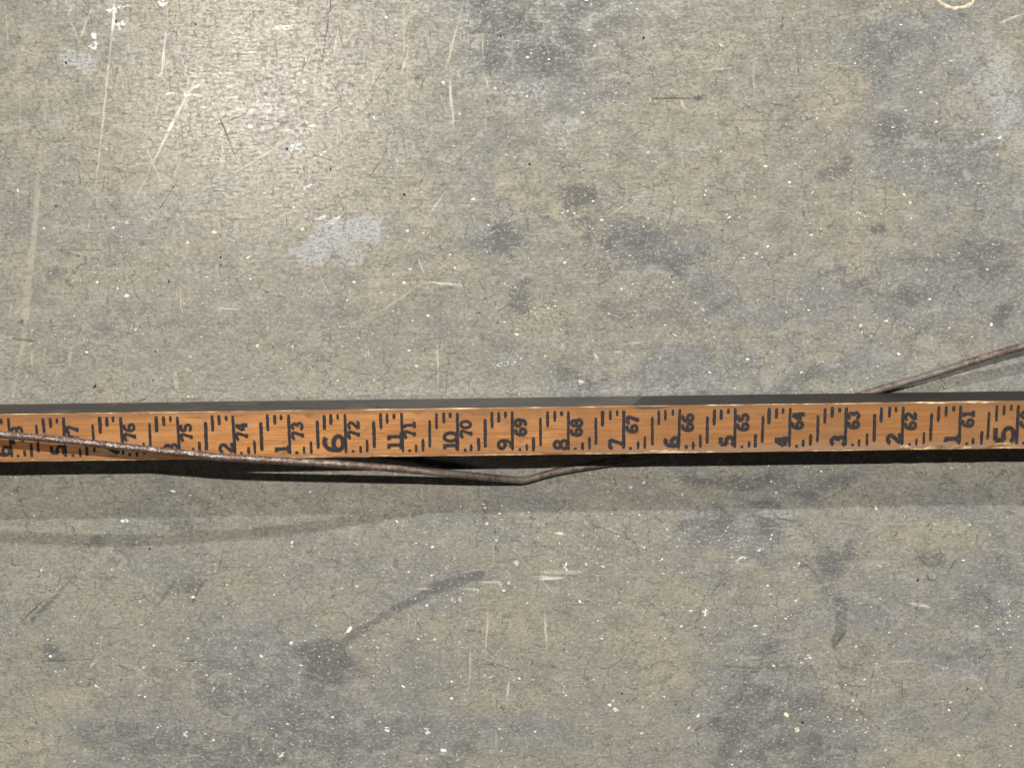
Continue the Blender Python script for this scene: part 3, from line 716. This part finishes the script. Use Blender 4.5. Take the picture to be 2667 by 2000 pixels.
def worn(arr, px0, px1, add):
    for i, u in enumerate(us):
        px = 900 + u / INCH * 146
        if px0 < px < px1: arr[i] += add * .001 * math.sin(math.pi * (px - px0) / (px1 - px0)) ** .7 * random.uniform(.7, 1.1)


for a in ((480, 580, .35), (770, 800, .6), (2170, 2300, .45), (2370, 2590, .7), (2480, 2600, .4)): worn(cN, *a)
for a in ((1680, 1780, 1.0), (2330, 2370, 1.5), (2400, 2460, 1.8), (2470, 2530, 2.0), (2560, 2640, 1.6), (820, 905, .5), (955, 990, .4), (60, 140, .5), (1080, 1140, .4)): worn(cS, *a)
for i, u in enumerate(us):
    a, b = cN[i], cS[i]
    bv += [(u, -HV + b * 1.25, T), (u, HV - a * .75, T), (u, HV, T - a), (u, HV, .0006), (u, HV - .0006, 0), (u, -HV + .0006, 0), (u, -HV, .0006), (u, -HV, T - b * .30)]
for i in range(nseg):
    for k in range(8):
        k2 = (k + 1) % 8
        bf.append((i * 8 + k, (i + 1) * 8 + k, (i + 1) * 8 + k2, i * 8 + k2))
        bm_.append({0: 0, 1: 1, 7: 1}.get(k, 2))
bf.append(tuple(range(7, -1, -1))); bm_.append(2)
bf.append(tuple(nseg * 8 + k for k in range(8))); bm_.append(2)
bf = [tuple(reversed(f)) for f in bf]
body = mesh_obj('wooden_body', bv, bf, [M_FACE, M_EDGE, M_SIDE], stick)
body.data.polygons.foreach_set('material_index', bm_)

# glyphs: strokes in a box one unit high, x to the right, y up
def arc(cx, cy, rx, ry, a0, a1, n=14):
    return [(cx + rx * math.cos(math.radians(a0 + (a1 - a0) * i / n)), cy + ry * math.sin(math.radians(a0 + (a1 - a0) * i / n))) for i in range(n + 1)]


GLY = {
    '0': [arc(.32, .5, .25, .42, 90, 450, 22)],
    '1': [[(.32, .98), (.32, .06)], [(.33, .90), (.10, .86)], [(.06, .06), (.58, .06)]],
    '2': [arc(.31, .71, .23, .21, 175, -30, 12) + [(.08, .10)], [(.04, .08), (.60, .08)], [(.56, .04), (.56, .26)]],
    '3': [arc(.30, .71, .22, .21, 165, -90, 13), arc(.30, .28, .25, .22, 90, -165, 13)],
    '4': [[(.44, .98), (.44, .04)], [(.42, .94), (.05, .34)], [(.03, .30), (.64, .30)], [(.28, .05), (.62, .05)]],
    '5': [[(.12, .91), (.56, .91)], [(.13, .94), (.13, .50)], [(.13, .54)] + arc(.30, .31, .25, .24, 120, -160, 14)],
    '6': [arc(.33, .29, .24, .22, 90, 450, 18), [(.09, .29)] + arc(.37, .50, .28, .42, 180, 55, 12)],
    '7': [[(.05, .90), (.60, .90)], [(.07, .95), (.07, .70)], [(.57, .90), (.30, .06)], [(.14, .06), (.48, .06)]],
    '8': [arc(.32, .72, .21, .20, 90, 450, 18), arc(.32, .28, .25, .22, 90, 450, 18)],
    '9': [arc(.31, .71, .24, .22, -90, 270, 18), [(.55, .71)] + arc(.27, .50, .28, .42, 0, -125, 12)],
}


def stroke(vs, fs, pts, w, z, jit):
    """ribbon of width w with joints at the bisector; pts are 2-D metres"""
    n = len(pts)
    closed = math.dist(pts[0], pts[-1]) < 1e-6
    b = len(vs)
    for i in range(n):
        p0 = pts[i - 1] if i else (pts[-2] if closed else pts[0])
        p1 = pts[i + 1] if i < n - 1 else (pts[1] if closed else pts[-1])
        dx, dy = p1[0] - p0[0], p1[1] - p0[1]
        L = math.hypot(dx, dy) or 1
        nx_, ny_ = -dy / L, dx / L
        ww = w / 2 * random.uniform(1 - jit, 1 + jit)
        vs.append((pts[i][0] + nx_ * ww, pts[i][1] + ny_ * ww, z))
        ww = w / 2 * random.uniform(1 - jit, 1 + jit)
        vs.append((pts[i][0] - nx_ * ww, pts[i][1] - ny_ * ww, z))
        if i: fs.append((b + 2 * i - 2, b + 2 * i - 1, b + 2 * i + 1, b + 2 * i))


EPS = 0.00004


def numeral(text, u_base, v0, h, adv, w, fat=1.0, bleed=1.35):
    """text stamped reading up the stick's width: glyph 'up' points to higher inches (-u), glyph 'right' to +v"""
    vs, fs, mi = [], [], []
    z = T + EPS
    rot = random.gauss(0, .02)
    for k, ch in enumerate(text * 2):
        wk = w if k >= len(text) else w * bleed         # first the faint bleed, the stamp itself on top
        k %= len(text)
        n0 = len(fs)
        for st in GLY[ch]:
            pts = []
            for gx_, gy_ in st:
                u = u_base - gy_ * h
                v = v0 + (k * adv + gx_ * fat) * h
                pts.append((u + rot * (v - v0), v))
            stroke(vs, fs, pts, wk, z, .10)
            z += 0.000004
        mi += [0 if wk == w else 1] * (len(fs) - n0)
    o = mesh_obj('numeral', vs, fs, [M_INK, M_BLEED], stick)
    o.data.polygons.foreach_set('material_index', mi)
    return o


def tick(name, u, v0, v1, w):
    """one stamped line across the face, slightly uneven"""
    k = max(2, int(abs(v1 - v0) / .0012))
    vs, fs = [], []
    lean = random.gauss(0, .010)
    for i in range(k + 1):
        t = i / k
        v = v0 + (v1 - v0) * t
        e = .72 if i in (0, k) else 1.0
        uu = u + lean * (v - v0)
        vs.append((uu - w / 2 * e * random.uniform(.86, 1.12), v, T + EPS)); vs.append((uu + w / 2 * e * random.uniform(.86, 1.12), v, T + EPS))
        if i: fs.append((2 * i - 2, 2 * i - 1, 2 * i + 1, 2 * i))
    return mesh_obj(name, vs, fs, M_INK, stick)


def V(f): return HV - f * 2 * HV            # fraction down the face -> v


LINES = dict(zip(range(78, 59, -1), (24, 168, 316.5, 464, 608, 753.5, 900, 1047, 1192.5, 1335, 1481, 1625, 1771, 1915, 2058, 2204, 2351.5, 2501, 2651)))


def inch_u(k):
    """place of an inch line along the stick, hand-stamped and so a little uneven"""
    if k in LINES: return (LINES[k] - 900) / 146.9 * INCH
    return inch_u(78) + (78 - k) * INCH if k > 78 else inch_u(60) + (60 - k) * INCH


for inch in range(N0, N1 - 1, -1):
    u = inch_u(inch)
    step = (inch_u(inch - 1) - u) / 8
    low = 1.0 if inch > 66 else 1.18          # the low numbers are stamped heavier
    tick('inch_line', u, V(.085 + random.gauss(0, .006)), V(.905 + random.gauss(0, .008)), .00146 * random.uniform(.92, 1.08))
    jt = lambda s=.008: random.gauss(0, s)
    small = [(1, .850, .910, .00125), (2, .755, .910, .00118), (3, .630, .905, .00122), (4, .235, .815, .00125), (5, .085, .420, .00128), (6, .085, .305, .00125), (7, .088, .205, .00122)]
    if inch > N1:
        for k, a, b, w in small:
            tick('tick_mark', u + k * step + random.gauss(0, .00012), V(a + jt()), V(b + jt()), w * 1.20 * random.uniform(.85, 1.12))
    t = str(inch)
    numeral(t, u + .0061 + random.gauss(0, .0001), V(.605 if inch > 67 else .545) + random.gauss(0, .0003), .0052, .80, .00122 * (1.0 if inch > 69 else 1.04), 1.14, 1.3 if inch > 69 else 1.5)
    ft, rem = divmod(inch, 12)
    if rem == 0:
        numeral(str(ft), u - .0006, V(.895), .0099, .8, .00180, 1.34)
    else:
        s = str(rem)
        numeral(s, u - .0001, V(.885) + random.gauss(0, .0003), .0068, .58 if s[0] == '1' else .7, .00138 * low, 1.1 if s != '1' else 1.0)

# ------------------------------------------------------------------ wire
RW = 0.00174
#      photo px, photo py, height of its axis above the floor (mm)
WP = [(-900, 1010, 39), (-420, 1075, 44), (-120, 1116, 46), (0, 1131, 46), (170, 1147, 45), (316, 1163, 43), (474, 1180, 40.5), (600, 1192, 37), (790, 1203, 32.5), (980, 1216, 25.5),
      (1170, 1233, 16), (1290, 1245, 8.0), (1335, 1249, 4.6), (1362, 1250.5, 3.0), (1388, 1245, 2.1), (1420, 1236, 1.85), (1470, 1224.5, 1.76), (1530, 1214.5, 1.76), (1600, 1203, 1.76), (1690, 1186, 1.78), (1800, 1158, 1.9), (1960, 1112, 2.2), (2140, 1058, 2.9), (2275, 1019, 3.9), (2442, 970, 7.2), (2568, 930, 9.6), (2667, 901, 11.2), (2900, 838, 12.0), (3250, 770, 7.0), (3500, 740, 1.75)]
ctrl = [P(x, y, h * .001) for x, y, h in WP]


def catmull(pts, per=14):
    out = []
    for i in range(len(pts) - 1):
        p0, p1, p2, p3 = pts[max(i - 1, 0)], pts[i], pts[i + 1], pts[min(i + 2, len(pts) - 1)]
        for k in range(per):
            t = k / per
            out.append(0.5 * ((2 * p1) + (p2 - p0) * t + (2 * p0 - 5 * p1 + 4 * p2 - p3) * t * t + (3 * p1 - p0 - 3 * p2 + p3) * t ** 3))
    out.append(pts[-1])
    return out


path = catmull(ctrl)
wv, wf, wg = [], [], []
NS = 14
up = Vector((0, 0, 1))
n = len(path)
for i, q in enumerate(path):
    d = (path[min(i + 1, n - 1)] - path[max(i - 1, 0)]).normalized()
    s = d.cross(up).normalized()
    b = s.cross(d).normalized()
    endk = 1.0
    if i in (0, n - 1): endk = .55
    rr = RW * (1 + random.gauss(0, .012)) * endk
    g = min(max((-0.03 - q.x) / .10, 0), 1)           # lacquer survives towards the high numbers
    for k in range(NS):
        t = 2 * math.pi * k / NS
        r = rr * (1 + random.gauss(0, .010))
        wv.append(q + s * math.cos(t) * r + b * math.sin(t) * r)
        wg.append(g)
for i in range(n - 1):
    for k in range(NS):
        k2 = (k + 1) % NS
        wf.append((i * NS + k, i * NS + k2, (i + 1) * NS + k2, (i + 1) * NS + k))
wf.append(tuple(range(NS))); wf.append(tuple((n - 1) * NS + k for k in range(NS - 1, -1, -1)))
wire = mesh_obj('metal_wire', wv, wf, M_WIRE, None, True)
at_ = wire.data.attributes.new('gloss', 'FLOAT', 'POINT')
at_.data.foreach_set('value', np.array(wg, np.float32))
tag(wire, 'bent rusty brown metal wire passing over and under the wooden stick', 'wire')
print('stick width mm', HV * 2000, 'wire/stick ok', LENX)
